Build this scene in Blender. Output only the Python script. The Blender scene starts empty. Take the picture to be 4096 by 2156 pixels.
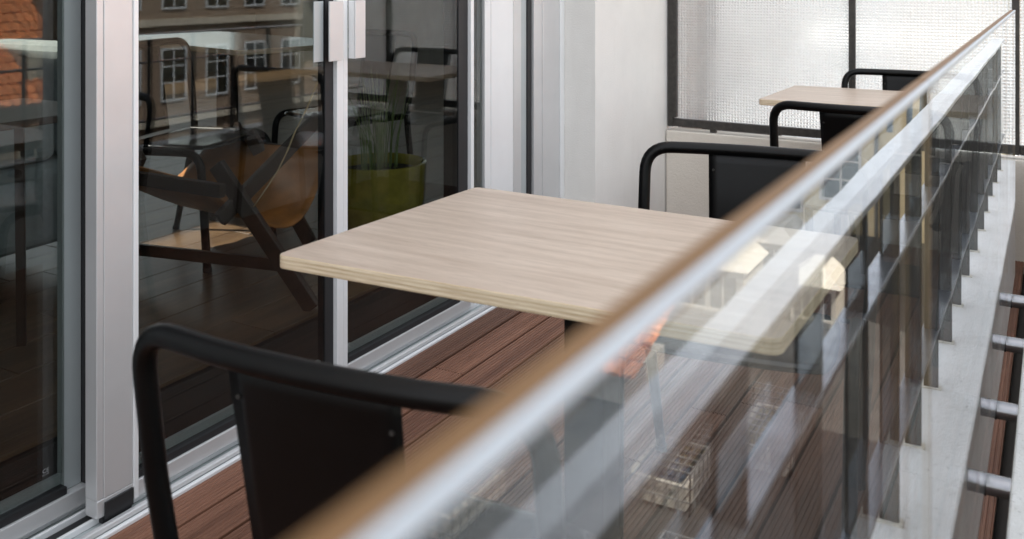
import bpy, math, random
from mathutils import Vector, Matrix
random.seed(7)
R = math.radians
S = bpy.context.scene
COL = S.collection

# ------------------------------------------------------------------ camera, sky, sun, exposure
cam = bpy.data.cameras.new('camera')
camo = bpy.data.objects.new('camera', cam)
COL.objects.link(camo)
camo.location = (0, 0, 1.25)
camo.rotation_euler = (R(90), 0, R(29.88))
cam.sensor_width = 36
cam.lens = 33.4
cam.shift_y = -0.288
cam.clip_start = 0.005
cam.clip_end = 400
cam.dof.use_dof = True
cam.dof.focus_distance = 2.7
cam.dof.aperture_fstop = 5.0
S.camera = camo

SUN_EL, SUN_AZ = R(57), R(22)          # the sun stands behind the building, over its roof
to_sun = Vector((-math.cos(SUN_EL) * math.cos(SUN_AZ), -math.cos(SUN_EL) * math.sin(SUN_AZ), math.sin(SUN_EL)))
world = bpy.data.worlds.new('World')
S.world = world
world.use_nodes = True
wn = world.node_tree
sky = wn.nodes.new('ShaderNodeTexSky')
sky.sky_type = 'NISHITA'
sky.sun_disc = False
sky.sun_elevation = SUN_EL
sky.sun_rotation = math.atan2(to_sun.x, to_sun.y)
sky.dust_density = 3.0
sky.air_density = 1.0
hsv = wn.nodes.new('ShaderNodeHueSaturation')      # a hazy, whitish sky
hsv.inputs['Saturation'].default_value = 0.24
wn.links.new(sky.outputs[0], hsv.inputs['Color'])
wn.links.new(hsv.outputs[0], wn.nodes['Background'].inputs[0])
wn.nodes['Background'].inputs[1].default_value = 0.15
sun = bpy.data.lights.new('sun', 'SUN')
sun.energy = 2.8
sun.angle = R(0.53)
sun.color = (1, 0.93, 0.82)
suno = bpy.data.objects.new('sun', sun)
suno.rotation_euler = (-to_sun).to_track_quat('-Z', 'Y').to_euler()
suno.location = (-10, -5, 20)
COL.objects.link(suno)
S.view_settings.view_transform = 'Standard'
S.view_settings.look = 'None'
S.view_settings.exposure = 2.1
S.view_settings.gamma = 1
S.view_settings.use_curve_mapping = False
S.render.engine = 'CYCLES'
S.cycles.use_denoising = True
S.cycles.max_bounces = 14
S.cycles.transparent_max_bounces = 40
S.cycles.transmission_bounces = 10
S.cycles.glossy_bounces = 6
S.cycles.caustics_reflective = False
S.cycles.sample_clamp_indirect = 6

# ------------------------------------------------------------------ materials
def mat(name):
    m = bpy.data.materials.new(name)
    m.use_nodes = True
    return m, m.node_tree, m.node_tree.nodes['Principled BSDF']

def tex(nt, scale=(1, 1, 1), coord='Object'):
    tc = nt.nodes.new('ShaderNodeTexCoord')
    mp = nt.nodes.new('ShaderNodeMapping')
    mp.inputs['Scale'].default_value = scale
    nt.links.new(tc.outputs[coord], mp.inputs[0])
    return mp.outputs[0]

def noise(nt, vec, scale, detail=4, rough=.6):
    n = nt.nodes.new('ShaderNodeTexNoise')
    n.inputs['Scale'].default_value = scale
    n.inputs['Detail'].default_value = detail
    n.inputs['Roughness'].default_value = rough
    nt.links.new(vec, n.inputs['Vector'])
    return n.outputs['Fac']

def ramp(nt, fac, stops):
    r = nt.nodes.new('ShaderNodeValToRGB')
    e = r.color_ramp.elements
    while len(e) < len(stops):
        e.new(0.5)
    for el, (p, c) in zip(e, stops):
        el.position = p
        el.color = (*c, 1) if len(c) == 3 else c
    nt.links.new(fac, r.inputs[0])
    return r.outputs[0]

def mixc(nt, fac, a, b, mode='MIX'):
    m = nt.nodes.new('ShaderNodeMix')
    m.data_type = 'RGBA'
    m.blend_type = mode
    for sock, v in ((m.inputs[0], fac), (m.inputs[6], a), (m.inputs[7], b)):
        if isinstance(v, (int, float)):
            sock.default_value = v
        elif isinstance(v, tuple):
            sock.default_value = (*v, 1)
        else:
            nt.links.new(v, sock)
    return m.outputs[2]

def bump(nt, p, h, strength, dist):
    b = nt.nodes.new('ShaderNodeBump')
    b.inputs['Strength'].default_value = strength
    b.inputs['Distance'].default_value = dist
    nt.links.new(h, b.inputs['Height'])
    nt.links.new(b.outputs[0], p.inputs['Normal'])

def simple(name, c, rough=.5, metal=0., var=.12, vs=6., bs=0., bd=.001, bscale=120., coat=0.):
    m, nt, p = mat(name)
    v = tex(nt)
    n = noise(nt, v, vs)
    lo = tuple(x * (1 - var) for x in c)
    hi = tuple(min(1, x * (1 + var)) for x in c)
    nt.links.new(ramp(nt, n, [(.3, lo), (.7, hi)]), p.inputs['Base Color'])
    p.inputs['Metallic'].default_value = metal
    p.inputs['Roughness'].default_value = rough
    if coat:
        p.inputs['Coat Weight'].default_value = coat
        p.inputs['Coat Roughness'].default_value = .15
    if bs:
        bump(nt, p, noise(nt, v, bscale, 5, .65), bs, bd)
    return m

def stucco(name, c, var=.07, grain=260., stain=(.55, .52, .45), stain_amt=.25, bs=.35, sst=(14, 14, 1.2), pit=.35, pscale=300):
    m, nt, p = mat(name)
    v = tex(nt)
    big = noise(nt, v, 2.2, 6, .65)
    base = ramp(nt, big, [(.3, tuple(x * (1 - var) for x in c)), (.7, tuple(min(1, x * (1 + var * .4)) for x in c))])
    v2 = tex(nt, sst)
    st = noise(nt, v2, 1.0, 5, .7)
    sf = ramp(nt, st, [(.55, (0, 0, 0)), (.85, (stain_amt,) * 3)])
    c1 = mixc(nt, sf, base, stain)
    sp = noise(nt, v, pscale, 2, .5)
    sf2 = ramp(nt, sp, [(.66, (0, 0, 0)), (.72, (pit,) * 3)])
    nt.links.new(mixc(nt, sf2, c1, tuple(x * .55 for x in c)), p.inputs['Base Color'])
    p.inputs['Roughness'].default_value = .9
    bump(nt, p, noise(nt, v, grain, 4, .6), bs, .003)
    return m

def glass(name, ior, tint=(1, 1, 1), wave=0., dirt=.0, cap=1.):
    """thin architectural pane: transparent plus a mirror share by Fresnel, the same from either side"""
    m = bpy.data.materials.new(name)
    m.use_nodes = True
    nt = m.node_tree
    nt.nodes.clear()
    out = nt.nodes.new('ShaderNodeOutputMaterial')
    tr = nt.nodes.new('ShaderNodeBsdfTransparent')
    tr.inputs[0].default_value = (*tint, 1)
    gl = nt.nodes.new('ShaderNodeBsdfGlossy')
    gl.inputs['Roughness'].default_value = 0.0
    gl.inputs['Color'].default_value = (.97, .98, 1, 1)
    geo = nt.nodes.new('ShaderNodeNewGeometry')
    mx = nt.nodes.new('ShaderNodeMix')
    mx.data_type = 'FLOAT'
    mx.inputs[2].default_value = ior
    mx.inputs[3].default_value = 1 / ior
    nt.links.new(geo.outputs['Backfacing'], mx.inputs[0])
    fr = nt.nodes.new('ShaderNodeFresnel')
    nt.links.new(mx.outputs[0], fr.inputs['IOR'])
    ms = nt.nodes.new('ShaderNodeMixShader')
    mn = nt.nodes.new('ShaderNodeMath')          # reflection limited by hand: the mirror share levels off at low angles
    mn.operation = 'MINIMUM'
    mn.inputs[1].default_value = cap
    nt.links.new(fr.outputs[0], mn.inputs[0])
    nt.links.new(mn.outputs[0], ms.inputs[0])
    nt.links.new(tr.outputs[0], ms.inputs[1])
    nt.links.new(gl.outputs[0], ms.inputs[2])
    if wave:
        b = nt.nodes.new('ShaderNodeBump')
        b.inputs['Strength'].default_value = wave
        b.inputs['Distance'].default_value = .004
        nt.links.new(noise(nt, tex(nt), 4.0, 1, .4), b.inputs['Height'])
        nt.links.new(b.outputs[0], gl.inputs['Normal'])
    last = ms.outputs[0]
    if dirt:
        df = nt.nodes.new('ShaderNodeBsdfDiffuse')
        df.inputs[0].default_value = (.75, .74, .7, 1)
        n1 = noise(nt, tex(nt, (3, 3, 1)), 3, 6, .75)
        n2 = noise(nt, tex(nt), 240, 2, .5)
        f1 = ramp(nt, n1, [(.45, (0, 0, 0)), (.8, (dirt,) * 3)])
        f2 = ramp(nt, n2, [(.74, (0, 0, 0)), (.78, (dirt * 6,) * 3)])
        f = mixc(nt, 1.0, f1, f2, 'ADD')
        md = nt.nodes.new('ShaderNodeMixShader')
        nt.links.new(f, md.inputs[0])
        nt.links.new(last, md.inputs[1])
        nt.links.new(df.outputs[0], md.inputs[2])
        last = md.outputs[0]
    nt.links.new(last, out.inputs[0])
    return m

def wood(name, c0, c1, stretch, rough=.5, scale=1., bs=.1, rnd=0., coat=0.):
    m, nt, p = mat(name)
    v = tex(nt, stretch)
    if rnd:
        oi = nt.nodes.new('ShaderNodeObjectInfo')
        add = nt.nodes.new('ShaderNodeVectorMath')
        add.operation = 'ADD'
        sc = nt.nodes.new('ShaderNodeVectorMath')
        sc.operation = 'SCALE'
        sc.inputs[3].default_value = 37
        cmb = nt.nodes.new('ShaderNodeCombineXYZ')
        for k in range(3):
            nt.links.new(oi.outputs['Random'], cmb.inputs[k])
        nt.links.new(cmb.outputs[0], sc.inputs[0])
        nt.links.new(v, add.inputs[0])
        nt.links.new(sc.outputs[0], add.inputs[1])
        v = add.outputs[0]
    n1 = noise(nt, v, scale, 6, .62)
    n2 = noise(nt, v, scale * 7, 3, .6)
    mid = tuple((a + b) / 2 for a, b in zip(c0, c1))
    a = ramp(nt, n1, [(.32, c0), (.5, mid), (.68, c1)])
    b = mixc(nt, ramp(nt, n2, [(.5, (0, 0, 0)), (.75, (.45, .45, .45))]), a, tuple(x * .62 for x in c0))
    if rnd:
        r = ramp(nt, oi.outputs['Random'], [(0, (1 - rnd,) * 3), (1, (1 + rnd * .6,) * 3)])
        b = mixc(nt, 1.0, b, r, 'MULTIPLY')
    nt.links.new(b, p.inputs['Base Color'])
    p.inputs['Roughness'].default_value = rough
    if coat:
        p.inputs['Coat Weight'].default_value = coat
        p.inputs['Coat Roughness'].default_value = .25
    if bs:
        bump(nt, p, n2, bs, .001)
    return m

M = {}
M['wall'] = stucco('white_stucco', (.80, .775, .725), grain=150, bs=.6, stain_amt=.16)
M['ledge'] = stucco('ledge_stucco', (.74, .745, .73), var=.12, grain=150, stain=(.40, .38, .33), stain_amt=.45, bs=1.0, sst=(9, 9, 9), pit=.75, pscale=120)
M['beige'] = stucco('beige_stucco', (.68, .63, .55), grain=130, stain_amt=.15, bs=.8)
M['yellow'] = stucco('yellow_render', (.75, .60, .34), stain_amt=.2)
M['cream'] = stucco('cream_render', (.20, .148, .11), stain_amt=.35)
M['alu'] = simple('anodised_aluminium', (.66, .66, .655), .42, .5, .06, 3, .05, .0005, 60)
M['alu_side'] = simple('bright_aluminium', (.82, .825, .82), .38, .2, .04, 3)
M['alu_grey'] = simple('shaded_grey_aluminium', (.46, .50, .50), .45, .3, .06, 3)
M['rubber'] = simple('black_gasket', (.012, .012, .013), .55)
M['black'] = simple('black_painted_steel', (.0014, .0014, .0015), .38, 0, .3, 30, .05, .0004, 300)
M['black'].node_tree.nodes['Principled BSDF'].inputs['Specular IOR Level'].default_value = .20
M['iron'] = simple('dark_iron_paint', (.016, .014, .012), .55, 0, .4, 40, .35, .001, 160)
M['rail'] = simple('sky_lit_steel_rail', (.78, .80, .81), .32, .25, .10, 25, .12, .0006, 90)  # top rail: the sky's sheen is put into the pale colour
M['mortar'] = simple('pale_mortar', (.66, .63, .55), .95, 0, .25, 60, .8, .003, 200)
M['rail_mid'] = simple('half_lit_steel_rail', (.34, .36, .39), .24, .8, .25, 25, .12, .0006, 90)  # same steel in a middle tone, half the sky's sheen in the colour
M['rail_dark'] = simple('shaded_steel_rail', (.10, .11, .125), .3, .6, .3, 30, .15, .0008, 70)  # same steel darkened in the colour, where little sky is mirrored
M['tube'] = simple('galvanised_tube', (.24, .24, .25), .22, .85, .15, 25)
M['screen_iron'] = simple('dark_screen_frame', (.035, .031, .026), .6, 0, .4, 50, .5, .002, 120)
M['dark'] = simple('dark_void', (.03, .026, .022), .9)
M['brown'] = simple('brown_glass_edge', (.160, .082, .027), .6, 0, .1, 9)  # brown tone for the inner half of the glass top edge
M['tan_edge'] = simple('tan_glass_edge', (.34, .23, .125), .4, 0, .1, 9)
M['pol'] = simple('polished_glass_edge', (.42, .47, .51), .45, 0, .05, 9)
M['clear'] = glass('clear_balustrade_glass', 1.48, (.89, .915, .905), .05, .0025)
M['edge_glass'] = glass('tinted_glass_edge', 1.3, (.42, .30, .20), 0, .0, .1)
M['door_glass'] = glass('double_glazed_pane', 1.52, (.74, .76, .75), .03)
M['house_glass'] = glass('house_window_glass', 1.9, (.30, .42, .50))
M['table_top'] = wood('grey_oak_laminate', (.42, .325, .25), (.56, .455, .365), (2.2, 30, 30), .42, 1.5, .03, coat=.15)
M['lounge_wood'] = wood('dark_stained_wood', (.022, .014, .010), (.05, .032, .022), (12, 12, 3), .45, 1., .1)
M['board'] = wood('reddish_deck_timber', (.125, .052, .029), (.245, .115, .069), (26, 1.0, 26), .55, 1.4, .2, .32)
M['plank'] = wood('brown_floor_laminate', (.085, .048, .026), (.19, .115, .062), (14, .9, 14), .38, 1.5, .08, .25, .15)
M['pot'] = simple('olive_glazed_pot', (.29, .25, .045), .14, 0, .25, 14, .25, .004, 35, .6)
M['soil'] = simple('dark_soil', (.02, .016, .012), .95, 0, .4, 60, .8, .01, 70)
M['grass'] = simple('grass_blade', (.17, .23, .08), .5, 0, .35, 20)
M['laminate'] = simple('white_laminate', (.78, .79, .80), .25, 0, .03, 8, coat=.5)
M['seat'] = simple('black_seat_sheet', (.003, .003, .0035), .22, 0, .2, 20)
M['leather'] = simple('tan_leather', (.38, .15, .035), .45, 0, .3, 12, .15, .002, 90)
M['strap'] = simple('pale_leather_strap', (.50, .38, .22), .6, 0, .15, 20)
M['sofa'] = simple('grey_upholstery', (.22, .25, .25), .95, 0, .12, 40, .3, .002, 300)
M['rug'] = simple('dark_rug', (.03, .028, .027), 1, 0, .3, 60, .6, .004, 200)
M['room'] = simple('room_paint', (.26, .25, .235), .9)
M['terracotta'] = simple('terracotta_tile', (.58, .20, .08), .8, 0, .4, 5, .3, .01, 30)
M['tar'] = simple('weathered_roof_felt', (.030, .028, .025), .85, 0, .45, 1.2, .4, .01, 20)
M['slate'] = simple('grey_roof_slate', (.20, .195, .185), .7, 0, .25, 3)
M['white'] = simple('white_joinery', (.42, .39, .33), .5, 0, .05, 5)
M['wire'] = simple('grey_wire', (.20, .20, .19), .5, .3)
M['teal'] = simple('grey_blue_shutter', (.12, .17, .21), .6)
M['ground'] = simple('courtyard_ground', (.13, .12, .10), .95, 0, .3, .4)
M['print'] = simple('white_print', (.40, .41, .41), .7, 0, .02)

def ply_material():
    m, nt, p = mat('plywood_edge')
    v = tex(nt, (1, 1, 1))
    sep = nt.nodes.new('ShaderNodeSeparateXYZ')
    nt.links.new(v, sep.inputs[0])
    w = nt.nodes.new('ShaderNodeMath')
    w.operation = 'MULTIPLY'
    w.inputs[1].default_value = 2 * math.pi / .0072
    nt.links.new(sep.outputs['Z'], w.inputs[0])
    s = nt.nodes.new('ShaderNodeMath')
    s.operation = 'SINE'
    nt.links.new(w.outputs[0], s.inputs[0])
    a = nt.nodes.new('ShaderNodeMath')
    a.operation = 'MULTIPLY_ADD'
    a.inputs[1].default_value = .5
    a.inputs[2].default_value = .5
    nt.links.new(s.outputs[0], a.inputs[0])
    c = ramp(nt, a.outputs[0], [(.25, (.68, .54, .36)), (.6, (.80, .68, .50))])
    g = noise(nt, tex(nt, (9, 9, 260)), 1.5, 5, .7)
    g2 = ramp(nt, g, [(.35, (.72, .66, .6)), (.62, (1, 1, 1))])
    k = noise(nt, tex(nt, (20, 20, 60)), 1.0, 2, .5)
    kn = ramp(nt, k, [(.74, (0, 0, 0)), (.80, (.7, .7, .7))])
    nt.links.new(mixc(nt, kn, mixc(nt, 1., c, g2, 'MULTIPLY'), (.34, .14, .05)), p.inputs['Base Color'])
    p.inputs['Roughness'].default_value = .55
    return m
M['ply'] = ply_material()
M['tan'] = stucco('tan_render', (.41, .44, .47), stain_amt=.1)

def reeded_material():
    m = bpy.data.materials.new('patterned_glass')
    m.use_nodes = True
    nt = m.node_tree
    nt.nodes.clear()
    out = nt.nodes.new('ShaderNodeOutputMaterial')
    rf = nt.nodes.new('ShaderNodeBsdfRefraction')
    rf.inputs['Roughness'].default_value = .22
    rf.inputs['IOR'].default_value = 1.42
    rf.inputs['Color'].default_value = (.96, .97, .95, 1)
    tl = nt.nodes.new('ShaderNodeBsdfTranslucent')
    tl.inputs[0].default_value = (.93, .92, .90, 1)
    gl = nt.nodes.new('ShaderNodeBsdfGlossy')
    gl.inputs['Roughness'].default_value = .12
    m1 = nt.nodes.new('ShaderNodeMixShader')
    m1.inputs[0].default_value = .56
    m2 = nt.nodes.new('ShaderNodeMixShader')
    m2.inputs[0].default_value = .10
    L = nt.links.new
    L(rf.outputs[0], m1.inputs[1])
    L(tl.outputs[0], m1.inputs[2])
    L(m1.outputs[0], m2.inputs[1])
    L(gl.outputs[0], m2.inputs[2])
    L(m2.outputs[0], out.inputs[0])
    return m
M['reeded'] = reeded_material()

# ------------------------------------------------------------------ mesh helpers
class MB:
    def __init__(self):
        self.v, self.f, self.m = [], [], []
    def add(self, vs, fs, mi=0):
        o = len(self.v)
        self.v += [tuple(p) for p in vs]
        self.f += [tuple(i + o for i in f) for f in fs]
        self.m += [mi] * len(fs)
        return self
    def box(self, x0, x1, y0, y1, z0, z1, mi=0, faces='bsfrlt'):
        vs = [(x0, y0, z0), (x1, y0, z0), (x1, y1, z0), (x0, y1, z0), (x0, y0, z1), (x1, y0, z1), (x1, y1, z1), (x0, y1, z1)]
        return self.add(vs, [(0, 3, 2, 1), (4, 5, 6, 7), (0, 1, 5, 4), (1, 2, 6, 5), (2, 3, 7, 6), (3, 0, 4, 7)], mi)
    def prism(self, pts, z0, z1, side=0, top=0, bottom=0):
        n = len(pts)
        o = len(self.v)
        self.v += [(x, y, z0) for x, y in pts] + [(x, y, z1) for x, y in pts]
        self.f += [tuple(o + i for i in range(n - 1, -1, -1)), tuple(o + n + i for i in range(n))]
        self.m += [bottom, top]
        for i in range(n):
            j = (i + 1) % n
            self.f.append((o + i, o + j, o + n + j, o + n + i))
            self.m.append(side)
        return self
    def bar(self, a, b, w, h, up=(0, 0, 1)):
        a, b = Vector(a), Vector(b)
        d = (b - a).normalized()
        s = d.cross(Vector(up))
        if s.length < 1e-4:
            s = d.cross(Vector((1, 0, 0)))
        s.normalize()
        t = s.cross(d)
        s *= w / 2
        t *= h / 2
        vs = [a - s - t, a + s - t, a + s + t, a - s + t, b - s - t, b + s - t, b + s + t, b - s + t]
        return self.add(vs, [(0, 1, 2, 3), (7, 6, 5, 4), (0, 4, 5, 1), (1, 5, 6, 2), (2, 6, 7, 3), (3, 7, 4, 0)])
    def tube(self, pts, r, n=14, caps=True):
        pts = [Vector(p) for p in pts]
        rs = r if isinstance(r, (list, tuple)) else [r] * len(pts)
        d0 = (pts[1] - pts[0]).normalized()
        u = d0.orthogonal().normalized()
        o = len(self.v)
        prev = d0
        for i, p in enumerate(pts):
            if i == 0:
                d = d0
            elif i == len(pts) - 1:
                d = (p - pts[i - 1]).normalized()
            else:
                d = ((pts[i + 1] - p).normalized() + (p - pts[i - 1]).normalized()).normalized()
            q = prev.rotation_difference(d)
            u = (q @ u)
            u = (u - d * u.dot(d)).normalized()
            w = d.cross(u)
            prev = d
            for k in range(n):
                a = 2 * math.pi * k / n
                self.v.append(tuple(p + (u * math.cos(a) + w * math.sin(a)) * rs[i]))
        for i in range(len(pts) - 1):
            for k in range(n):
                k2 = (k + 1) % n
                self.f.append((o + i * n + k, o + i * n + k2, o + (i + 1) * n + k2, o + (i + 1) * n + k))
                self.m.append(0)
        if caps:
            self.f.append(tuple(o + k for k in range(n - 1, -1, -1)))
            self.f.append(tuple(o + (len(pts) - 1) * n + k for k in range(n)))
            self.m += [0, 0]
        return self
    def lathe(self, prof, c=(0, 0), n=40):
        o = len(self.v)
        for r, z in prof:
            for k in range(n):
                a = 2 * math.pi * k / n
                self.v.append((c[0] + r * math.cos(a), c[1] + r * math.sin(a), z))
        for i in range(len(prof) - 1):
            for k in range(n):
                k2 = (k + 1) % n
                self.f.append((o + i * n + k, o + i * n + k2, o + (i + 1) * n + k2, o + (i + 1) * n + k))
                self.m.append(0)
        return self
    def build(self, name, mats, parent=None, smooth=False, bevel=0., seg=2, loc=None):
        me = bpy.data.meshes.new(name)
        me.from_pydata(self.v, [], self.f)
        mats = mats if isinstance(mats, list) else [mats]
        for m in mats:
            me.materials.append(M[m])
        me.polygons.foreach_set('material_index', self.m)
        if smooth:
            me.polygons.foreach_set('use_smooth', [True] * len(me.polygons))
        me.update()
        o = bpy.data.objects.new(name, me)
        COL.objects.link(o)
        if parent:
            o.parent = parent
        if loc:
            o.location = loc
        if smooth and not bevel:
            me.set_sharp_from_angle(angle=R(50))
        if bevel:
            b = o.modifiers.new('bevel', 'BEVEL')
            b.width = bevel
            b.segments = seg
            b.limit_method = 'ANGLE'
            b.angle_limit = R(40)
        return o

def fillet(pts, rad, n=6):
    """round the inner corners of a polyline"""
    pts = [Vector(p) for p in pts]
    rads = rad if isinstance(rad, (list, tuple)) else [rad] * (len(pts) - 2)
    out = [pts[0]]
    for i in range(1, len(pts) - 1):
        p, a, b = pts[i], (pts[i - 1] - pts[i]), (pts[i + 1] - pts[i])
        la, lb = a.length, b.length
        a.normalize()
        b.normalize()
        ang = a.angle(b)
        if ang > R(176):
            out.append(p)
            continue
        t = min(rads[i - 1] / math.tan(ang / 2), la * .48, lb * .48)
        p0, p1 = p + a * t, p + b * t
        for k in range(n + 1):
            s = k / n
            out.append(p0 * (1 - s) ** 2 + p * 2 * s * (1 - s) + p1 * s * s)
    out.append(pts[-1])
    return out

def rounded_poly(pts, rad, n=5):
    """closed 2D polygon with rounded corners"""
    out = []
    m = len(pts)
    for i in range(m):
        p = Vector(pts[i])
        a = (Vector(pts[i - 1]) - p).normalized()
        b = (Vector(pts[(i + 1) % m]) - p).normalized()
        p0, p1 = p + a * rad, p + b * rad
        for k in range(n + 1):
            s = k / n
            q = p0 * (1 - s) ** 2 + p * 2 * s * (1 - s) + p1 * s * s
            out.append((q.x, q.y))
    return out

def thing(name, label, cat, loc=(0, 0, 0), rz=0, group=None):
    o = bpy.data.objects.new(name, None)
    o.empty_display_size = .1
    COL.objects.link(o)
    o.location = loc
    o.rotation_euler = (0, 0, rz)
    return tag(o, label, cat, group)

def tag(o, label, cat, group=None):
    o['label'] = label
    o['category'] = cat
    if group:
        o['group'] = group
    return o

def struct(o):
    o['kind'] = 'structure'
    return o

def stuff(o):
    o['kind'] = 'stuff'
    return o

def copy_tree(o, parent=None):
    c = o.copy()
    COL.objects.link(c)
    if parent:
        c.parent = parent
    for ch in o.children:
        copy_tree(ch, c)
    return c

# ------------------------------------------------------------------ setting: ground, deck, room floor
struct(MB().box(-60, 120, -60, 140, -9.4, -9.2).build('ground', 'ground'))

deck = struct(MB().box(-1.845, -.068, -2.2, 4.70, -.10, -.055).build('deck', 'dark'))
def board_mesh(length):
    w, n = .1055, 9
    prof = []
    step = w / n
    for k in range(n):
        x = -w / 2 + k * step
        prof += [(x + step * .12, 0), (x + step * .62, 0), (x + step * .74, -.0028), (x + step * 1.0, -.0028)]
    prof = [(-w / 2, -.0015)] + prof[:-1] + [(w / 2, -.0015)]
    prof = prof + [(w / 2, -.022), (-w / 2, -.022)]
    mb = MB()
    m = len(prof)
    vs = [(x, 0, z) for x, z in prof] + [(x, length, z) for x, z in prof]
    fs = [(i, (i + 1) % m, m + (i + 1) % m, m + i) for i in range(m)]
    fs = [tuple(reversed(f)) for f in fs]
    fs += [tuple(range(m)), tuple(range(2 * m - 1, m - 1, -1))]
    return mb.add(vs, fs)
lens = [1.35, 1.75, 2.1, 1.0]
meshes = {}
for L in lens:
    o = board_mesh(L - .004).build('deck_board', 'board', deck)
    meshes[L] = o.data
    bpy.data.objects.remove(o)
row = 0
x = -1.783
while x < -.115:
    y = -2.2 - random.random() * .8
    while y < 4.66:
        L = random.choice(lens)
        o = bpy.data.objects.new('deck_board', meshes[L])
        COL.objects.link(o)
        o.parent = deck
        yy = y
        if y + L > 4.70:
            o.scale.y = (4.70 - y) / L
        o.location = (x, yy, random.uniform(-.0008, .0008))
        y += L
    x += .1145
    row += 1

rf = struct(MB().box(-8.2, -2.05, -3.0, 8.2, -.16, .146).build('room_floor', 'dark'))
pm = {}
for L in (1.2, 1.8):
    o = MB().box(-.0945, .0945, 0, L - .003, -.012, 0).build('floor_plank', 'plank', rf, bevel=.0012, seg=1)
    pm[L] = o
x = -2.145
first = True
while x > -8.1:
    y = -3 - random.random() * 1.2
    while y < 8.1:
        L = random.choice((1.2, 1.8, 1.8))
        o = pm[L].copy()
        COL.objects.link(o)
        o.location = (x, y, .170 + random.uniform(-.0006, .0006))
        y += L
    x -= .192
for o in pm.values():
    bpy.data.objects.remove(o)

# ------------------------------------------------------------------ the building round the balcony
b = thing('apartment_building', 'white rendered building behind the balcony with the sliding glass doors in its front', 'building', (-2.3, 2, 0))
def part(mb, name, m, parent, **k):
    o = mb.build(name, m, parent, **k)
    o.matrix_parent_inverse = Matrix.Translation(-parent.location) if parent.type == 'EMPTY' and parent.rotation_euler.z == 0 else Matrix()
    return o
part(MB().box(-2.30, -1.90, -7, 4.9, 2.56, 8.6), 'upper_wall', 'wall', b)
part(MB().box(-2.30, -1.90, -7, -.42, -9.2, 2.56), 'side_wall', 'wall', b)
part(MB().box(-8.3, -8.2, -3.1, 8.3, -.2, 1.12), 'back_wall', 'room', b)
part(MB().box(-8.3, -8.2, -3.1, 8.3, 2.45, 2.7), 'back_wall', 'room', b)
part(MB().box(-8.3, -8.2, -3.1, 3.4, 1.1205, 2.4495), 'back_wall', 'room', b)
part(MB().box(-8.3, -8.2, 7.95, 8.3, 1.1205, 2.4495), 'back_wall', 'room', b)
for k in range(3):  # added windows, out of view, that put sheen on the room furniture
    a0 = 3.401 + k * 1.516
    wf = part(MB().box(-8.28, -8.22, a0, a0 + .06, 1.122, 2.448), 'window_frame', 'white', b)
    MB().box(-8.255, -8.245, a0 + .061, a0 + 1.51, 1.122, 2.448).build('window_pane', 'door_glass', wf)
part(MB().box(-8.2, -2.31, -3.1, -3.0, -.2, 2.7), 'cross_wall', 'room', b)
part(MB().box(-8.2, -2.41, 8.2, 8.3, -.2, 1.12), 'cross_wall', 'room', b)
part(MB().box(-8.2, -2.41, 8.2, 8.3, 2.45, 2.7), 'cross_wall', 'room', b)
part(MB().box(-2.9, -2.41, 8.2, 8.3, 1.1205, 2.4495), 'cross_wall', 'room', b)
part(MB().box(-8.2, -7.8, 8.2, 8.3, 1.1205, 2.4495), 'cross_wall', 'room', b)
for k in range(3):  # second added window row, unseen, mirrored in tabletop and seats
    a0 = -7.799 + k * 1.633
    wf = part(MB().box(a0, a0 + .06, 8.22, 8.28, 1.122, 2.448), 'window_frame', 'white', b)
    MB().box(a0 + .061, a0 + 1.57, 8.245, 8.255, 1.122, 2.448).build('window_pane', 'door_glass', wf)
part(MB().box(-2.40, -2.31, 4.91, 8.19, -.2, 2.7), 'cross_wall', 'room', b)
# ceiling with one added, unseen opening that throws a sun patch on the floor
sx0, sx1, sy0, sy1 = -4.78, -4.15, 1.74, 2.36
part(MB().box(-8.2, sx0, -3.0, 8.2, 2.6, 2.8).box(sx1, -2.31, -3.0, 8.2, 2.6, 2.8)
     .box(sx0, sx1, -3.0, sy0, 2.6, 2.8).box(sx0, sx1, sy1, 8.2, 2.6, 2.8), 'ceiling', 'room', b)

w = MB().box(-2.28, -1.78, 3.84, 4.9, -.16, 2.555).build('pilaster', 'wall')
tag(w, 'smooth white pier between the silver door frame and the patterned glass screen', 'wall')
w = MB().box(-1.775, .33, 4.705, 4.83, -.5, .437).build('low_wall', 'beige', bevel=.004)
tag(w, 'low beige rendered wall under the patterned glass screen', 'wall')
w = MB().box(-9, -.25, 9.6, 11.4, -9.2, 5).build('backdrop_block', 'tan')  # added behind the screen as a bright backdrop
tag(w, 'pale block added behind the patterned glass screen to make it look bright', 'house')
w = MB().box(-9, -1.2, 17.0, 46, -9.2, 13).build('shade_block', 'cream')  # unseen block added to shade the mirrored roofs
tag(w, 'unseen tall cream block added to keep the sun off the roofs across the yard', 'house')
struct(MB().box(-1.775, -.25, 4.84, 9.59, -.16, -.02).build('terrace', 'ledge'))

# parapet that carries the old iron railing, on the street side of the glass
w = MB().box(-.065, .041, -2.2, 4.70, -9.2, .437).build('parapet', 'ledge', bevel=.004)
tag(w, 'white rendered parapet ledge with the iron balusters set into its top', 'parapet')

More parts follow.
